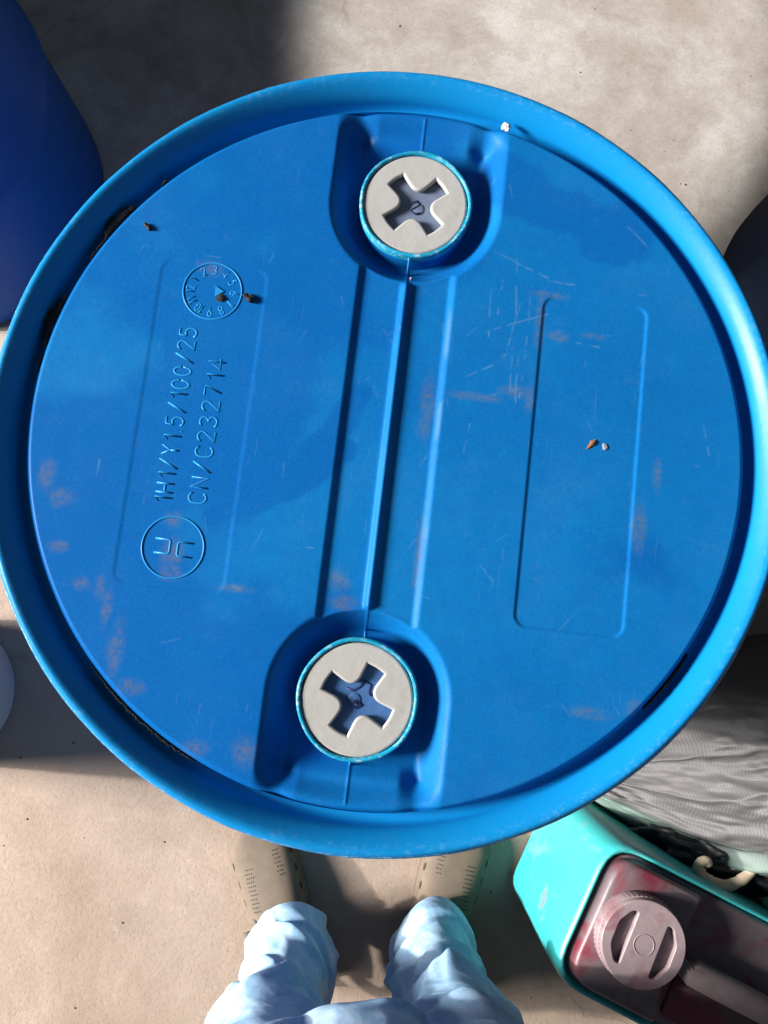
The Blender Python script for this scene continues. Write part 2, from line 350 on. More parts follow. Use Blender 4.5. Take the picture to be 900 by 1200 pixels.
def make_drum():
    root = empty('plastic_drum')
    def rj(i, k, a, r, z):
        if 3 <= k <= 8:
            q = math.sin(a*7+k)*.0002+math.sin(a*23)*.00015+random.gauss(0, .00006); r += q
            if k in (4, 5): r += max(0, random.gauss(-.0004, .0003)); z += random.gauss(0, .00008)
        return r, z
    prof = [(.281, -.052), (.2835, -.036), (.287, -.024), (.2895, -.014), (.2903, -.0095), (.2900, -.0064), (.2906, -.0050), (.2898, -.0040), (.2891, -.0030), (.2882, -.0016), (.2868, -.0004), (.2848, -.0004), (.2822, -.0020), (.2796, -.0046), (.2770, -.0076), (.2749, -.0108), (.2734, -.0140), (.2726, -.0175), (.2724, -.0225), (.2700, -.0255), (.2660, -.0258), (.2638, -.0245), (.2628, -.020), (.2628, -.0135)]
    rim = lathe('rim', prof, 480, M['rim'], root, rj); rim.location.z = DRUM_H
    e = [1. if 2 <= k <= 7 else (.5 if k == 8 else (.08 if k < 13 else 0.)) for k in range(len(prof))]; attr(rim, 'edge', e*480)
    bp = [(0, .004), (.25, .004), (.272, .0), (.283, .012), (.285, .05)]
    for z in (.30, .62): bp += [(.284, z-.03), (.286, z-.018), (.2905, z-.008), (.2905, z+.008), (.286, z+.018), (.284, z+.03)]
    bp += [(.284, .84), (.279, .865), (.276, .872), (.276, .876), (.281, DRUM_H-.052)]
    lathe('body', bp, 96, M['body'], root)
    lid = drum_lid(root); lid.location.z = DRUM_H+LID_Z
    A90 = math.pi/2
    mb = MB(); lettering(mb, '1H1/Y1.5/100/25', -.150, -.064, A90, .0125, .132); mb.build('embossed_text', M['emb'], lid)
    mb = MB(); lettering(mb, 'CN/C232714', -.1255, -.0615, A90, .0125, .108); mb.build('embossed_text', M['emb'], lid)
    mb = MB(); ring_on_lid(mb, -.144, -.095, .0222, .0007)
    lettering(mb, 'u', -.1462, -.1000, A90, .0110, wid=1.65); lettering(mb, 'n', -.1296, -.1010, A90, .0110, wid=1.65); mb.build('embossed_emblem', M['emb'], lid)
    mb = MB(); ring_on_lid(mb, -.143, .098, .0218, .00065)
    for k in range(1, 13):
        th = math.radians(90-(k-3)*30); ts = str(k); hh = .0064; rr = .0132; an = th-A90
        w = (.52*len(ts)+.1*(len(ts)-1))*hh*.5
        lettering(mb, ts, -.143+rr*math.cos(th)-w*math.cos(an), .098+rr*math.sin(th)-w*math.sin(an), an, hh, rad=.00048, wid=.85)
    mb.build('embossed_date_dial', M['emb'], lid)
    z0 = float(lid_height(np.array([-.141]), np.array([.098]))[0])
    mesh_obj('embossed_arrow', [(-.1415, .1025, z0-.0005), (-.1405, .0935, z0-.0005), (-.133, .0985, z0-.0005), (-.1410, .1020, z0+.0009), (-.1400, .0942, z0+.0009), (-.1345, .0984, z0+.0009)], [(3, 4, 5), (0, 1, 4, 3), (1, 2, 5, 4), (2, 0, 3, 5)], M['emb'], lid, False)
    # two bungs
    for sgn, rot, mat, fl_ in ((1, math.radians(36+6.7), 'plug', 'sockA'), (-1, math.radians(58+6.7), 'plug2', 'sockB')):
        b = empty('bung', (0, sgn*.1862, DRUM_H)); b.parent = root; b.scale = (1.07, 1.07, 1)
        rp = [(.0404, -.0165), (.0404, -.0125), (.0403, -.0100), (.0399, -.0088), (.0391, -.0084), (.0381, -.0086), (.0374, -.0094), (.0373, -.020)]
        col = lathe('collar', rp, 96, M['collar'], b, lambda i, k, a, r, z: (r+(.0003*math.sin(a*5+sgn)+random.gauss(0, .00005)), z)); attr(col, 'edge', [.8 if 0 < k < 7 else 0 for k in range(len(rp))]*96)
        lathe('neck', [(.0440, -.036), (.0415, -.033), (.0398, -.028), (.0394, -.0160)], 96, M['neck'], b)
        Rm = .0366; arm = []
        tip, hw_t, hw_i, inn = Rm*.70, Rm*.225, Rm*.17, Rm*.25
        poly = []; rads = []
        for q in range(4):
            a = rot+q*A90; c, s = math.cos(a), math.sin(a)
            for (px, py, rf) in ((tip*.965, -hw_t, .0012), (tip*1.01, 0, .004), (tip*.965, hw_t, .0012)): poly.append((px*c-py*s, px*s+py*c)); rads.append(rf)
            a2 = a+A90/2; poly.append((inn*math.cos(a2), inn*math.sin(a2))); rads.append(.0085)
        cross = fillet(poly, rads, 7)
        pl = curve_plate('plug', [circle2(Rm-.0013, 96), cross], .0006, .0017, M[mat], b); pl.location.z = -.0122
        pl.data.shade_auto_smooth(angle=math.radians(40)) if hasattr(pl.data, 'shade_auto_smooth') else None
        fl2 = lathe('socket_floor', [(0.0001, 0), (.012, 0), (.024, .0002), (.0362, .0003)], 48, M[fl_], b); fl2.location.z = -.0156
        kn = lathe('socket_hub', [(.0002, .0006), (.0035, .0006), (.0046, .0002), (.0048, -.0012)], 24, M[fl_], b); kn.location = (.002*sgn, -.001, -.0155)
        ink = MB(); q_ = random.Random(5+sgn)
        if sgn > 0: strokes = [[(-.003, .003), (.001, .005), (.003, .002), (-.001, -.001), (-.003, -.003), (.001, -.005), (.004, -.004)]]
        else: strokes = [[(-.008, .006), (-.003, .005), (.001, .008), (.004, .012), (.008, .010), (.007, .005), (.009, .003)], [(-.004, -.003), (0, -.001), (.003, -.004), (0, -.006), (-.003, -.005), (-.002, -.002), (.001, -.003)]]
        for st_ in strokes: ink.add(tube([(x_, y_, -.0150 if math.hypot(x_-.002*sgn, y_+.001) < .006 else -.0154) for x_, y_ in st_], .0009, 6, flat=.5))
        ink.build('ink_mark', M['ink'], b)
        # moulding pip and thread seam at both ends of the collar
        for y0, y1 in ((.0402, .0465), (-.0465, -.0402)):
            sm = MB(); sm.add(tube([(0, y0, -.0112 if abs(y0) < .043 else -.034), (0, (y0+y1)/2, -.021), (0, y1, -.0112 if abs(y1) < .043 else -.034)], .0007, 6)); sm.build('mould_seam', M['emb'], b)
    # ragged black strips along the groove, mostly on the left of the rim
    def dark_strip(a0, a1, w, seed, zz=-.0128):
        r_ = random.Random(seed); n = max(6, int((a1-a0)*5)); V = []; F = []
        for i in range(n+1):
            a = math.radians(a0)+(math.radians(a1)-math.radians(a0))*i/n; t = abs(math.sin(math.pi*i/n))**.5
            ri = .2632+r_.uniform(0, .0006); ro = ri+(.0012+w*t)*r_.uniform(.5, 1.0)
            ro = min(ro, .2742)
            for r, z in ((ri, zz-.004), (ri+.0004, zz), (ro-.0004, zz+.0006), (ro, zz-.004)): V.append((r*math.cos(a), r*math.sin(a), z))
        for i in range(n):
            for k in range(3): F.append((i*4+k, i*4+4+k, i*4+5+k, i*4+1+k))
        g = mesh_obj('dark_strip', V, F, M['dark_strip'], rim); return g
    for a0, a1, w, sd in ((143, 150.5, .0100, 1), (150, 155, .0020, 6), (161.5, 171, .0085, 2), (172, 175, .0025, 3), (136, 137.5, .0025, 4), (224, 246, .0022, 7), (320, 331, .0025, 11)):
        dark_strip(a0, a1, w, sd)
    return root
M['neck'] = blue_plain('blue_plastic_neck', (0.004, 0.13, 0.42), .4, False)
M['emb'] = blue_plain('blue_plastic_emboss', (0.02, 0.26, 0.60), .33, False)
def plug_mat(name, col):
    t = NT(name)
    c = t.mix(t.noise(30, 5, .65), tuple(v*.86 for v in col), tuple(v*1.08 for v in col))
    d = t.ramp(t.noise(55, 6, .75), [(.55, BLK), (.75, WHT)]); c = t.mix(t.math('MULTIPLY', d, .3), c, (.22, .20, .17))
    sep = t.n('ShaderNodeTexVoronoi', feature='DISTANCE_TO_EDGE'); sep.inputs['Scale'].default_value = 60; t.l(t.tc.outputs['Object'], sep.inputs[0])
    t.set(c, .36, .5); t.bump(t.noise(60, 5, .6), .35, .0015)
    t.b.inputs['Subsurface Weight'].default_value = .12; t.b.inputs['Subsurface Radius'].default_value = (.002, .0018, .0016); t.b.inputs['Subsurface Scale'].default_value = 1
    return t.m
M['plug'] = plug_mat('white_plug_top', (0.49, 0.48, 0.468)); M['plug2'] = plug_mat('white_plug_bottom', (0.48, 0.467, 0.45))
M['sockA'] = simple('socket_grey_blue', (0.15, 0.19, 0.29), .6, .3, 90); M['sockB'] = simple('socket_blue', (0.05, 0.135, 0.33), .5, .35, 90)
M['ink'] = simple('dark_blue_ink', (.006, .016, .09), .6)
M['dark_strip'] = simple('black_strip', (0.010, 0.011, 0.016), .8, .5, 120, .5)
drum = make_drum(); drum.rotation_euler.z = -0.1172
tag(drum, 'bright blue plastic drum with two white-plugged bungs, seen from above in the middle', 'drum', 'blue plastic drums')

def copy_tree(o, parent=None, skip=()):
    c = o.copy(); COL.objects.link(c); c.parent = parent
    for ch in o.children:
        if ch.name.split('.')[0] not in skip: copy_tree(ch, c, skip)
    return c
d2 = copy_tree(drum); d2.location = (-0.83, 0.70, 0); d2.rotation_euler.z = .8
tag(d2, 'dark blue plastic drum standing in the shade at the upper left corner', 'drum', 'blue plastic drums')

d3 = copy_tree(drum); d3.location = (.955, .47, 0); d3.rotation_euler.z = 2.1  # dark area at the right edge, built as a copy of the drum
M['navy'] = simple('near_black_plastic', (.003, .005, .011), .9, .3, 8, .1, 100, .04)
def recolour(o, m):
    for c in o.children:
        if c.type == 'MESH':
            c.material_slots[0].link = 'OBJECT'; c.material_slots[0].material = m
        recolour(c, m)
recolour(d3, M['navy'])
tag(d3, 'near-black drum shape at the right edge beside the blue drum', 'drum', None)
if 'group' in d3: del d3['group']

# ================================================================== crumbs lying on the lid
def crumb(name, xy, size, col, label, cat, seed, flat=.5, mat=None):
    r_ = random.Random(seed); bm = bmesh.new(); bmesh.ops.create_icosphere(bm, subdivisions=2, radius=1)
    ph = [r_.uniform(0, 6) for _ in range(6)]
    for v in bm.verts:
        k = 1+.28*math.sin(v.co.x*3+ph[0])+.25*math.sin(v.co.y*4+ph[1])+.18*math.sin(v.co.z*5+ph[2]); v.co *= k
        v.co.x *= size[0]; v.co.y *= size[1]; v.co.z *= size[2]
    me = bpy.data.meshes.new(name); bm.to_mesh(me); bm.free()
    o = bpy.data.objects.new(name, me); COL.objects.link(o); me.materials.append(mat or simple(name+'_mat', col, .7, .4, 300))
    c, s = math.cos(-.1172), math.sin(-.1172); x, y = xy[0]/1000, xy[1]/1000
    z = DRUM_H+LID_Z+float(lid_height(np.array([x]), np.array([y]))[0])+size[2]*.7
    o.location = (x*c-y*s, x*s+y*c, z); o.rotation_euler.z = r_.uniform(0, 6); tag(o, label, cat); return o
crumb('dirt_crumb', (-198, 142), (.0022, .0028, .0016), (.02, .02, .02), 'tiny black crumb on the upper left of the blue lid', 'crumb', 1)
crumb('dirt_chip', (-115, 96), (.0026, .0040, .0026), (.012, .010, .012), 'shiny black chip lying right of the embossed date dial', 'chip', 2)
crumb('dirt_clod', (-136, 93), (.0046, .0022, .0010), (.025, .02, .02), 'dark dirt clod stuck inside the embossed date dial', 'clod', 3)
crumb('rust_flake', (149, 16), (.0022, .0042, .0009), (.30, .13, .06), 'orange brown flake inside the right rectangular panel of the lid', 'flake', 4)
crumb('paper_speck', (159, 15), (.0016, .0022, .0007), (.42, .40, .42), 'pale grey speck just right of the orange brown flake', 'speck', 5)
crumb('white_bead', (63, 259), (.0030, .0030, .0026), (.85, .85, .85), 'small white bead by the rim above the upper bung pocket', 'bead', 6)
crumb('pink_grit', (3, 131), (.0012, .0012, .0010), (.5, .3, .3), 'tiny pinkish grit between upper bung and centre ridge', 'grit', 8)

# ================================================================== pale tub at the left edge
M['tub'] = simple('pale_grey_plastic', (.34, .34, .36), .5, .15, 12)
tub = empty('plastic_tub', (-.80, -.27, 0))
lathe('bucket', [(0.001, .002), (.125, .002), (.130, .012), (.143, .29), (.145, .30)], 64, M['tub'], tub)
lathe('bucket_lid', [(.0001, .318), (.06, .319), (.115, .318), (.128, .314), (.132, .320), (.142, .320), (.148, .314), (.150, .300), (.1485, .289), (.145, .289)], 96, M['tub'], tub)
tag(tub, 'pale grey lidded plastic tub half cut off at the left edge', 'tub')

# ================================================================== jerrycan
def teal_mat():
    t = NT('teal_plastic'); c = t.mix(t.noise(7, 5, .65), (.025, .33, .34), (.05, .42, .42))
    d = t.ramp(t.noise(16, 6, .7, stretch=(1, 1, .5)), [(.56, BLK), (.68, WHT)]); c = t.mix(t.math('MULTIPLY', d, .3), c, (.35, .25, .28))
    r = t.ramp(t.noise(6, 4, .6), [(.62, BLK), (.66, WHT)]); c = t.mix(t.math('MULTIPLY', r, .45), c, (.30, .04, .09))
    t.set(c, .38, .5); t.bump(t.noise(60, 4), .2, .001); return t.m
def stained(name, col, red=.8, lo=.56):
    t = NT(name); c = t.mix(t.noise(12, 6, .65), tuple(v*.75 for v in col), tuple(v*1.2 for v in col))
    d = t.ramp(t.noise(30, 6, .7), [(.48, BLK), (.7, WHT)]); c = t.mix(t.math('MULTIPLY', d, .35), c, (.06, .05, .055))
    r = t.ramp(t.noise(17, 4, .55, dist=.6), [(lo-.03, BLK), (lo+.13, WHT)]); c = t.mix(t.math('MULTIPLY', r, red), c, (.15, .012, .028))
    t.set(c, .42, .45); t.bump(t.noise(70, 5), .25, .0012); return t.m
M['teal'] = teal_mat(); M['cantop'] = stained('mauve_stained_plastic', (.130, .098, .110), .85, .51); M['cap'] = stained('pinkish_cap_plastic', (.25, .190, .205), .6, .56)
M['handle'] = stained('pinkish_handle_plastic', (.20, .155, .16), .8, .58); M['redtop'] = stained('dark_red_stained_plastic', (.11, .06, .065), .95, .46)
CAN_Z = .35
can = empty('jerrycan', (.433, -.611, 0), math.atan2(-.45, .89))
def rr_outline(hx, hy, r, n=5): return fillet([(-hx, -hy), (hx, -hy), (hx, hy), (-hx, hy)], r, n)
def loft(levels, mat, name, parent, cap=True):
    V = []; F = []; n = len(levels[0][0])
    for out, z in levels: V += [(x, y, z) for x, y in out]
    for i in range(len(levels)-1):
        for k in range(n): l = (k+1) % n; F.append((i*n+k, i*n+l, (i+1)*n+l, (i+1)*n+k))
    if cap: F.append(tuple(range(n-1, -1, -1))); F.append(tuple((len(levels)-1)*n+k for k in range(n)))
    return mesh_obj(name, V, F, mat, parent)
loft([(rr_outline(.172, .100, .03), .004), (rr_outline(.176, .105, .045), .02), (rr_outline(.177, .106, .05), .12), (rr_outline(.178, .106, .05), .22), (rr_outline(.178, .106, .05), .30), (rr_outline(.176, .105, .048), .335), (rr_outline(.172, .102, .045), CAN_Z), (rr_outline(.168, .098, .043), CAN_Z), (rr_outline(.166, .096, .042), CAN_Z-.012)], M['teal'], 'body', can)
loft([(rr_outline(.165, .095, .042), CAN_Z-.014), (rr_outline(.163, .093, .041), CAN_Z-.006), (rr_outline(.158, .088, .038), CAN_Z-.004)], M['cantop'], 'top_panel', can)
# raised neck block and the sunken handle bay
loft([(fillet([(-.160, -.090), (-.025, -.090), (-.040, .0), (-.03, .090), (-.160, .090)], [.035, .006, .006, .006, .035], 5), CAN_Z-.006), (fillet([(-.158, -.088), (-.028, -.088), (-.043, .0), (-.033, .088), (-.158, .088)], [.035, .006, .006, .006, .035], 5), CAN_Z+.014), (fillet([(-.153, -.083), (-.033, -.083), (-.048, .0), (-.038, .083), (-.153, .083)], [.033, .006, .006, .006, .033], 5), CAN_Z+.017)], M['cantop'], 'neck_block', can)
loft([(rr_outline(.088, .034, .01), CAN_Z-.010), (rr_outline(.086, .032, .01), CAN_Z+.001)], M['redtop'], 'handle_bay', can).location = (.068, -.046, 0)
hb = MB(); hp = [(-.045, -.002, CAN_Z-.002), (-.038, -.002, CAN_Z+.020), (-.018, -.002, CAN_Z+.032), (.03, -.002, CAN_Z+.034), (.09, -.002, CAN_Z+.034), (.135, -.002, CAN_Z+.028), (.150, -.002, CAN_Z-.004)]
hb.add(tube(hp, .0185, 14, flat=.75)); ho = hb.build('handle', M['handle'], can); 
cap = empty('cap', (-.098, .004, CAN_Z+.017)); cap.parent = can; cap.rotation_euler.z = math.radians(2)
kn = []
for i in range(120):
    a = 2*math.pi*i/120; r = .0565+(.0009 if i % 2 else -.0006); kn.append((r*math.cos(a), r*math.sin(a)))
skirt = curve_plate('cap_skirt', [kn], .010, .0008, M['cap'], cap, 1); skirt.location.z = .010
def dhole(sx):
    pts = []
    for i in range(15):
        a = math.radians(-58+116*i/14); pts.append((sx*.044*math.cos(a), .044*math.sin(a)))
    P = pts+[]
    return fillet([(sx*.0195, -.037), (sx*.030, -.036), (sx*.042, -.016), (sx*.042, .016), (sx*.030, .036), (sx*.0195, .037)], .006, 4)
top = curve_plate('cap_top', [circle2(.0548, 80), dhole(1), dhole(-1)], .0042, .0016, M['cap'], cap); top.location.z = .026
mbr = MB(); mbr.add(tube([(.0135*math.cos(2*math.pi*i/40), .0135*math.sin(2*math.pi*i/40), .0318) for i in range(40)], .0007, 6, True)); mbr.build('cap_ring', M['cap'], cap)
tag(can, 'teal jerrycan with stained mauve top, big round ribbed screw cap and carrying handle', 'jerrycan')

# ================================================================== woven sack
def sack_mat():
    t = NT('woven_sack'); 
    w1 = t.n('ShaderNodeTexWave', wave_type='BANDS', bands_direction='X'); w1.inputs['Scale'].default_value = 100; w1.inputs['Distortion'].default_value = .8; w1.inputs['Detail'].default_value = 1
    w2 = t.n('ShaderNodeTexWave', wave_type='BANDS', bands_direction='Y'); w2.inputs['Scale'].default_value = 100; w2.inputs['Distortion'].default_value = .8
    for w in (w1, w2): t.l(t.tc.outputs['UV'], w.inputs[0])
    wv = t.math('ADD', t.math('MULTIPLY', w1.outputs['Fac'], .26), t.math('MULTIPLY', w2.outputs['Fac'], .35))
    c = t.mix(t.ramp(wv, [(.15, BLK), (.8, WHT)]), (.060, .058, .061), (.135, .132, .136))
    d = t.ramp(t.noise(9, 5, .65), [(.45, BLK), (.75, WHT)]); c = t.mix(t.math('MULTIPLY', d, .35), c, (.10, .095, .10))
    c = t.mix(t.math('MULTIPLY', t.at('green'), .3), c, (.16, .33, .27))
    t.set(c, .6, .35); t.bump(wv, .3, .0015); return t.m
M['sack'] = sack_mat()
def make_sack():
    nu, nv = 260, 160
    U, W = np.meshgrid(np.linspace(0, 1, nu), np.linspace(-1, 1, nv), indexing='ij')
    x = U*.75                                                       # along the sack, 0 = gathered mouth
    half = .028+.152*sstep(0, .30, U)*(1-.35*sstep(.8, 1.02, U))
    crown = .06+.36*sstep(-.05, .42, U)*(1-.25*sstep(.75, 1.05, U))
    y = W*half
    z = crown*np.sqrt(np.clip(1-np.abs(W)**2.6, 0, 1))
    gather = np.exp(-U*4.5)
    fold = .016*gather*np.sin(W*15+2.5*np.sin(U*5))+.010*np.sin(W*7+U*9+1.5*np.sin(W*3))*np.exp(-U*1.6)
    cr = vnoise(U*.9+W*.12, W*.5-U*.3, 6, 4, 4); crease = (.026*(1-np.abs(cr)*1.6)+.004*(1-np.abs(vnoise(U*1.2-W*.2, W*.6+U*.4, 13, 6, 3))*2))*sstep(-1, -.5, -np.abs(W)+.0)
    z = z+fold*np.sqrt(np.clip(1-W**4, 0, 1))+crease*np.clip(1-W**4, 0, 1)
    z = np.maximum(z, .003); y = y+.010*vnoise(U, W, 5, 14, 3)*(np.abs(W) > .5)
    V = np.stack([x.ravel(), y.ravel(), z.ravel()], 1)
    i, j = np.meshgrid(np.arange(nu-1), np.arange(nv-1), indexing='ij'); b = i*nv+j
    F = np.stack([b, b+nv, b+nv+1, b+1], -1).reshape(-1, 4)
    o = grid_mesh('woven_sack', V, F, M['sack'])
    uv = o.data.uv_layers.new(name='UVMap'); li = np.empty(len(o.data.loops), np.int32); o.data.loops.foreach_get('vertex_index', li)
    arcw = np.cumsum(np.hypot(np.diff(y, axis=1, prepend=y[:, :1]), np.diff(z, axis=1, prepend=z[:, :1])), axis=1)
    uvs = np.stack([x.ravel(), arcw.ravel()], 1)[li]; uv.data.foreach_set('uv', uvs.astype(np.float32).ravel())
    attr(o, 'green', (sstep(-.42, -.62, W)*sstep(.5, .25, U)).ravel())
    return o
sack = make_sack(); sack.location = (.295, -.405, .0); sack.rotation_euler.z = math.radians(6)
tag(sack, 'grey woven plastic sack with creases lying between drum and jerrycan', 'sack')

# ================================================================== dark rubbish bag with scraps in the gap between sack and can
M['black'] = simple('black_plastic_bag', (.012, .013, .017), .35, .4, 30, .4, 30, .5)
def lump(name, size, mat, seed, sub=5, amp=.18):
    bm = bmesh.new(); bmesh.ops.create_icosphere(bm, subdivisions=sub, radius=1); co = np.array([v.co[:] for v in bm.verts])
    n = vnoise(co[:, 0]+co[:, 2]*.6, co[:, 1]-co[:, 2]*.5, 2.0, seed, 4)
    for v, k in zip(bm.verts, n):
        v.co *= 1+amp*(1-abs(k)*2); v.co.x *= size[0]; v.co.y *= size[1]; v.co.z = max(v.co.z, -.95)*size[2]
    me = bpy.data.meshes.new(name); bm.to_mesh(me); bm.free(); me.shade_smooth(); me.materials.append(mat)
    o = bpy.data.objects.new(name, me); COL.objects.link(o); return o
bag = lump('rubbish_bag', (.16, .055, .145), M['black'], 8); bag.location = (.585, -.520, .142); bag.rotation_euler.z = math.radians(-14)
tag(bag, 'black crumpled plastic bag in the dark gap between sack and jerrycan', 'bag')
def strip(name, pts, rad, mat, label, cat, fl=.35):
    P = [Vector(p) for p in pts]; Q = []
    for i in range(len(P)-1):
        p0, p1, p2, p3 = P[max(i-1, 0)], P[i], P[i+1], P[min(i+2, len(P)-1)]
        for k in range(6):
            t = k/6; Q.append(.5*((2*p1)+(p2-p0)*t+(2*p0-5*p1+4*p2-p3)*t*t+(3*p1-p0-3*p2+p3)*t**3))
    Q.append(P[-1]); r_ = random.Random(len(name)); tp = [.6+.5*math.sin(math.pi*min(1, (i+1)/len(Q)))*r_.uniform(.7, 1.3) for i in range(len(Q))]
    m = MB(); m.add(tube(Q, rad, 8, taper=tp, flat=fl)); o = m.build(name, mat); tag(o, label, cat); return o
bz = .30
strip('fibre_scrap', [(.468, -.508, bz), (.462, -.493, bz+.006), (.472, -.485, bz+.01), (.478, -.493, bz+.008)][::-1]+[(.478, -.515, bz), (.498, -.522, bz+.006), (.522, -.512, bz+.010), (.545, -.494, bz+.012), (.565, -.486, bz+.010)], .0085, simple('cream_fibre', (.52, .42, .30), .8, .3, 120, .6), 'curled cream fibre scrap on the black rubbish bag', 'scrap', .6)
strip('yellow_peel', [(.455, -.512, bz-.004), (.470, -.527, bz), (.495, -.536, bz+.002), (.525, -.545, bz), (.545, -.552, bz-.004)], .0058, simple('yellow_peel', (.42, .30, .03), .6, .4, 90, .4), 'narrow yellow peel beside the cream fibre scrap', 'peel')
strip('green_scrap', [(.560, -.548, bz-.008), (.585, -.552, bz-.004), (.610, -.545, bz-.006)], .009, simple('green_scrap', (.03, .20, .10), .5, .4, 90, .4), 'small green plastic scrap at the right edge above the jerrycan', 'scrap')

# ================================================================== the person (legs below the waist are all that shows)
def denim():
    t = NT('washed_sunlit_denim'); c = t.mix(t.noise(10, 5, .6), (.20, .37, .55), (.27, .44, .61))
    p = t.ramp(t.noise(11, 6, .65, dist=.9, stretch=(1, 1, .6)), [(.47, BLK), (.56, WHT)]); c = t.mix(t.math('MULTIPLY', p, .5), c, (.52, .64, .75))  # pale patches: light wash plus sunlit patches put into the colour
    w = t.n('ShaderNodeTexWave', wave_type='BANDS'); w.inputs['Scale'].default_value = 260; t.l(t.tc.outputs['Object'], w.inputs[0])
    c = t.mix(t.math('MULTIPLY', w.outputs['Fac'], .12), c, (.65, .72, .78))
    c = t.mix(t.math('MULTIPLY', t.ramp(t.noise(420, 3, .7), [(.35, BLK), (.65, WHT)]), .22), c, (.10, .22, .38))
    t.set(c, .9, .12); t.bump(t.math('ADD', t.noise(160, 4), t.math('MULTIPLY', w.outputs['Fac'], .4)), .25, .001); return t.m
M['denim'] = denim(); M['skin'] = simple('skin', (.22, .12, .08), .55, .1); M['clog'] = simple('tan_foam', (.125, .095, .070), .8, .35, 30); M['hole'] = simple('dark_hole', (.03, .024, .02), .9, .2)
person = empty('person', (-.03, -.70, 0))
LEG = {-1: dict(c=[(-.144, -.700, .080), (-.146, -.698, .15), (-.144, -.696, .215), (-.142, -.694, .29), (-.143, -.690, .345), (-.145, -.680, .37), (-.140, -.668, .46), (-.132, -.668, .60), (-.122, -.690, .75), (-.112, -.705, .90)], r=[(.056, .074), (.063, .082), (.064, .082), (.058, .074), (.058, .074), (.071, .084), (.078, .090), (.090, .100), (.094, .108), (.098, .115)]),
       1: dict(c=[(.096, -.684, .080), (.094, -.682, .15), (.090, -.682, .215), (.090, -.684, .29), (.096, -.682, .345), (.102, -.676, .37), (.104, -.668, .46), (.098, -.668, .60), (.080, -.690, .75), (.060, -.705, .90)], r=[(.050, .074), (.058, .082), (.059, .082), (.053, .074), (.056, .074), (.067, .084), (.078, .090), (.092, .100), (.096, .108), (.100, .115)])}
ORG = Vector(person.location)
def leg_tube(mb, L, n=40, sub=8):
    C = np.array(L['c']); R_ = np.array(L['r']); t = np.linspace(0, len(C)-1, (len(C)-1)*sub+1); k = np.arange(len(C))
    ci = np.stack([np.interp(t, k, C[:, q]) for q in range(3)], 1); ri = np.stack([np.interp(t, k, R_[:, q]) for q in range(2)], 1)
    V = []; F = []
    for c, r in zip(ci, ri):
        for q in range(n): a = 2*math.pi*q/n; V.append(Vector((c[0]+r[0]*math.cos(a), c[1]+r[1]*math.sin(a), c[2]))-ORG)
    m = len(ci)
    for i in range(m-1):
        for q in range(n): l = (q+1) % n; F.append((i*n+q, i*n+l, (i+1)*n+l, (i+1)*n+q))
    F.append(tuple(range(n-1, -1, -1))); F.append(tuple((m-1)*n+q for q in range(n))); mb.add((V, F))
def ball(mb, c, r, nu=24, nv=14):
    V = []; F = []
    for i in range(nv+1):
        p = math.pi*i/nv
        for j in range(nu): a = 2*math.pi*j/nu; V.append(Vector((c[0]+r[0]*math.sin(p)*math.cos(a), c[1]+r[1]*math.sin(p)*math.sin(a), c[2]+r[2]*math.cos(p)))-ORG)
    for i in range(nv):
        for j in range(nu): l = (j+1) % nu; F.append((i*nu+j, (i+1)*nu+j, (i+1)*nu+l, i*nu+l))
    mb.add((V, F))
def evaluated(o):
    dg = bpy.context.evaluated_depsgraph_get(); dg.update(); me = bpy.data.meshes.new_from_object(o.evaluated_get(dg)); o.modifiers.clear(); old = o.data; o.data = me; me.name = o.name; bpy.data.meshes.remove(old); me.shade_smooth(); return o
mb = MB(); leg_tube(mb, LEG[-1]); leg_tube(mb, LEG[1])
ball(mb, (-.022, -.700, .86), (.175, .125, .15)); ball(mb, (-.024, -.655, .61), (.115, .100, .165))
tr = mb.build('trousers', M['denim'], person)
md = tr.modifiers.new('rm', 'REMESH'); md.mode = 'VOXEL'; md.voxel_size = .005
sm = tr.modifiers.new('s', 'SMOOTH'); sm.iterations = 4; sm.factor = .5
ss = tr.modifiers.new('ss', 'SUBSURF'); ss.levels = 1; ss.render_levels = 1
evaluated(tr)
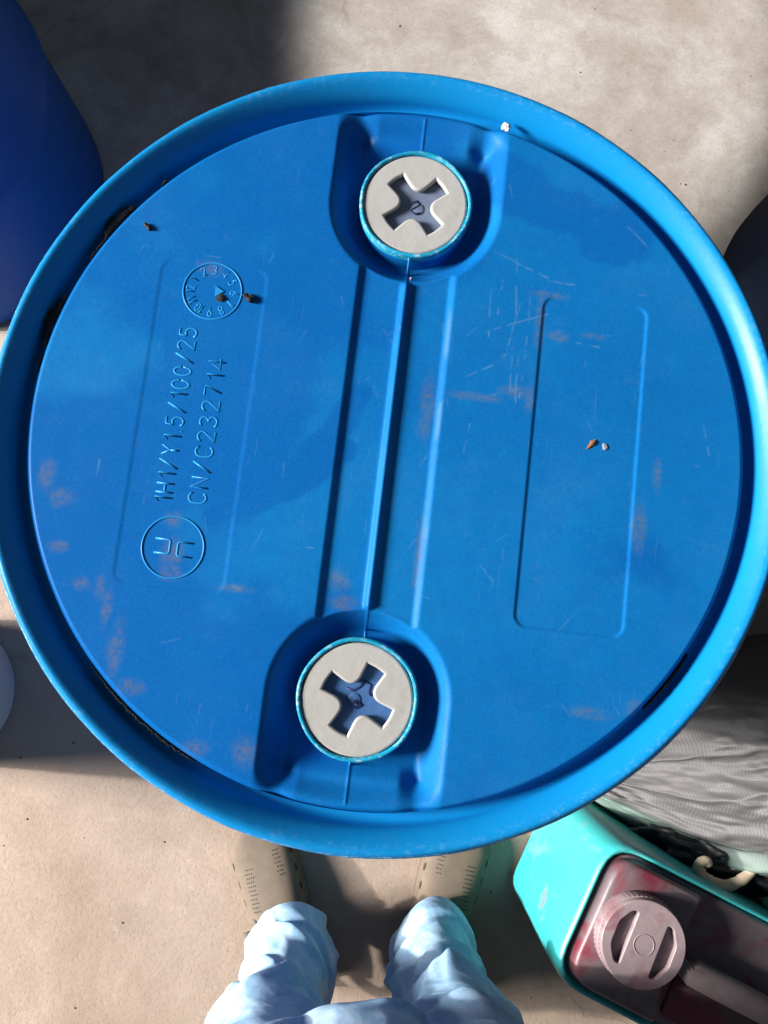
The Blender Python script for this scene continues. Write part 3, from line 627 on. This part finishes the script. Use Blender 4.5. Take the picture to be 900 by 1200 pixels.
def fold_cloth(o):
    me = o.data; n = len(me.vertices); co = np.empty(n*3); me.vertices.foreach_get('co', co); co = co.reshape(-1, 3); no = np.empty(n*3); me.vertices.foreach_get('normal', no); no = no.reshape(-1, 3)
    x, y, z = (co+np.array(ORG)).T
    side = np.where(x < -.03, -1, 1); ang = np.arctan2(y+.69, x-np.where(side < 0, -.145, .088))
    u = ang*.085                                                     # metres round the leg
    f2 = vnoise(ang*.9+side*3, z*2.5+ang*.5, 1.0, 42, 2); d = .006*f2+.0007*(1-2.2*np.abs(vnoise(ang*1.6+side*9, z*22+ang*2.2, 1.0, 47, 3)))
    q_ = random.Random(31)
    for sd in (-1, 1):                                               # hanging folds: soft ridges with a sharper lower side, slanting round the leg
        for i in range(22):
            z0 = q_.uniform(.12, .62); a0 = q_.uniform(-math.pi*.2, math.pi*1.2); L = q_.uniform(.04, .13); sl = q_.choice((-1, 1))*q_.uniform(.2, 1.2); w = q_.uniform(.006, .018); am = q_.uniform(.004, .014)
            du = (np.mod(ang-a0+math.pi, 2*math.pi)-math.pi)*.085; dz = z-z0
            along = du*math.cos(sl)+dz*math.sin(sl); across = -du*math.sin(sl)+dz*math.cos(sl)+.35*along**2/L*(1 if i % 2 else -1)
            prof_ = np.where(across < 0, np.exp(-(across/(w*.6))**2), np.exp(-(across/(w*1.5))**2))
            d = d+(side == sd)*am*prof_*np.exp(-(along/L)**4)
    hem = z+.010*np.sin(ang*1.5+side)
    d = d+.008*sstep(.172, .166, hem)-.004*np.exp(-((hem-.178)/.006)**2)                        # turned-up hem with a crease above it
    d = d*sstep(.078, .10, z)*(1-sstep(.42, .50, z)*np.exp(-((x+.03)/.035)**2))
    co = co+no*d[:, None]; me.vertices.foreach_set('co', co.ravel()); me.update()
fold_cloth(tr)
sm = tr.modifiers.new('s', 'SMOOTH'); sm.iterations = 5; sm.factor = .5; evaluated(tr)
# body under the clothes: one skinned lower body
sk = bpy.data.meshes.new('body')
J = [(-.02, -.70, .92), (-.11, -.70, .86), (-.14, -.685, .48), (-.146, -.715, .09), (-.190, -.620, .030), (.065, -.70, .86), (.092, -.685, .48), (.090, -.712, .09), (.130, -.625, .030), (-.02, -.70, 1.0)]
sk.from_pydata([Vector(j)-ORG for j in J], [(0, 1), (1, 2), (2, 3), (3, 4), (0, 5), (5, 6), (6, 7), (7, 8), (0, 9)], []); body = bpy.data.objects.new('body', sk); COL.objects.link(body); body.parent = person; sk.materials.append(M['skin'])
md = body.modifiers.new('skin', 'SKIN'); 
for v, r in zip(sk.skin_vertices[0].data, [.10, .075, .05, .030, .016, .075, .05, .030, .016, .10]): v.radius = (r, r)
sk.skin_vertices[0].data[0].use_root = True
ss = body.modifiers.new('ss', 'SUBSURF'); ss.levels = 1; ss.render_levels = 1; evaluated(body)
def make_clog(mirror):
    """foam clog, toe along +y, origin under the ankle"""
    root = empty('clog'); root.parent = person; root['label'] = 'tan foam clog with perforated toe'
    ny, na = 40, 28; V = []; F = []
    def half(t): return .038+.016*math.sin(min(1, t*1.1)*math.pi*.62)-(.054*max(0, (t-.78)/.22)**2.3)*.92-(.012*max(0, (.12-t)/.12)**2)
    def top(t):
        if t < .42: return .058-.006*math.sin(t/.42*math.pi)
        return .068-.034*((t-.42)/.58)**1.25
    for i in range(ny+1):
        t = i/ny; y = -.085+.285*t; h = max(half(t), .004); cx = mirror*(-.010*math.sin(t*math.pi)+.006)
        for k in range(na+1):
            a = math.pi*k/na; c, s = math.cos(a), math.sin(a)
            V.append((cx+h*math.copysign(abs(c)**.75, c), y, .022+(top(t)-.022)*s**.62))
    for i in range(ny):
        for k in range(na): b = i*(na+1)+k; t = (i+.5)/ny; F.append((b, b+1, b+na+2, b+na+1)) if not (t < .42 and .22 < (k+.5)/na < .78) else None
    up = mesh_obj('upper', V, F, M['clog'], root); so = up.modifiers.new('so', 'SOLIDIFY'); so.thickness = .005; so.offset = 1; evaluated(up)
    out = []
    for i in range(ny+1): t = i/ny; out.append((mirror*(-.010*math.sin(t*math.pi)+.006)+max(half(t), .004)+.003, -.087+.289*t))
    for i in range(ny, -1, -1): t = i/ny; out.append((mirror*(-.010*math.sin(t*math.pi)+.006)-max(half(t), .004)-.003, -.087+.289*t))
    loft([(out, .002), (out, .022), ([(x*.985, y*.992) for x, y in out], .026)], M['clog'], 'sole', root)
    def surf(t, f):
        a = math.pi*f; c, s = math.cos(a), math.sin(a); h = half(t); cx = mirror*(-.010*math.sin(t*math.pi)+.006)
        return Vector((cx+h*math.copysign(abs(c)**.75, c), -.085+.285*t, .022+(top(t)-.022)*s**.62))
    hm = bpy.data.meshes.new('vent_hole'); bm = bmesh.new(); bmesh.ops.create_cone(bm, cap_ends=True, segments=8, radius1=1, radius2=1, depth=1); bm.to_mesh(hm); bm.free(); hm.materials.append(M['hole'])
    def hole(t, f, r, ry=None):
        p = surf(t, f); e1 = surf(t+.01, f)-p; e2 = surf(t, f+.01)-p; nrm = e2.cross(e1).normalized(); 
        if nrm.z < 0: nrm = -nrm
        o = bpy.data.objects.new('vent_hole', hm); COL.objects.link(o); o.parent = root; o.location = p-nrm*.0008; o.rotation_euler = nrm.to_track_quat('Z', 'Y').to_euler(); o.scale = (r, ry or r, .0022)
    for i in range(11):
        for j in range(4): hole(.50+.024*i, (.5-mirror*.16)+(j-1.5)*.026+(.013 if i % 2 else 0)+mirror*.004*i, .00115)
    for i in range(7):
        for j in range(3): hole(.66+.024*i, (.5+mirror*.14)+(j-1)*.026+(.013 if i % 2 else 0), .00115)
    for t in (.55, .66, .77): hole(t, .5+.40, .0075, .004); hole(t, .5-.40, .0075, .004)
    st = []
    for i in range(17):
        a = math.pi*i/16; st.append((mirror*.004+.050*math.cos(a), .030-.130*math.sin(a)*.98, .058+.006*math.sin(a)))
    m = MB(); m.add(tube(st, .0085, 8, flat=.5)); m.build('heel_strap', M['clog'], root)
    for s_ in (-1, 1):
        p = surf(.44, .5-s_*.27); rv = lathe('rivet', [(.0002, .003), (.004, .003), (.0055, .0022), (.0068, .0026), (.0072, 0)], 20, M['clog'], root); rv.location = p; rv.rotation_euler = (0, s_*.7, 0)
    return root
cl = make_clog(-1); cl.location = Vector((-.168, -.690, 0))-ORG; cl.rotation_euler.z = math.radians(17)
cr = make_clog(1); cr.location = Vector((.108, -.690, 0))-ORG; cr.rotation_euler.z = math.radians(-15)
tag(person, 'person in baggy pale blue washed trousers and tan clogs standing below the drum', 'person')

# ================================================================== grit on the floor
r_ = random.Random(12); g = MB()
for i in range(240):
    x, y = r_.uniform(-1.0, 1.1), r_.uniform(-1.1, 1.5); s = abs(r_.gauss(.0004, .0011))+.0005
    vs = [Vector((x+s*r_.uniform(.6, 1.2)*math.cos(a), y+s*r_.uniform(.6, 1.2)*math.sin(a), .0002)) for a in (0, 1.3, 2.5, 3.8, 5)]
    t_ = Vector((x, y, s*.9)); g.add((vs+[t_], [(k, (k+1) % 5, 5) for k in range(5)]))
go = g.build('floor_grit', simple('floor_grit', (.10, .08, .065), .9, .4), None, False); tag(go, 'fine dark grit scattered over the concrete floor', 'grit', kind='stuff')
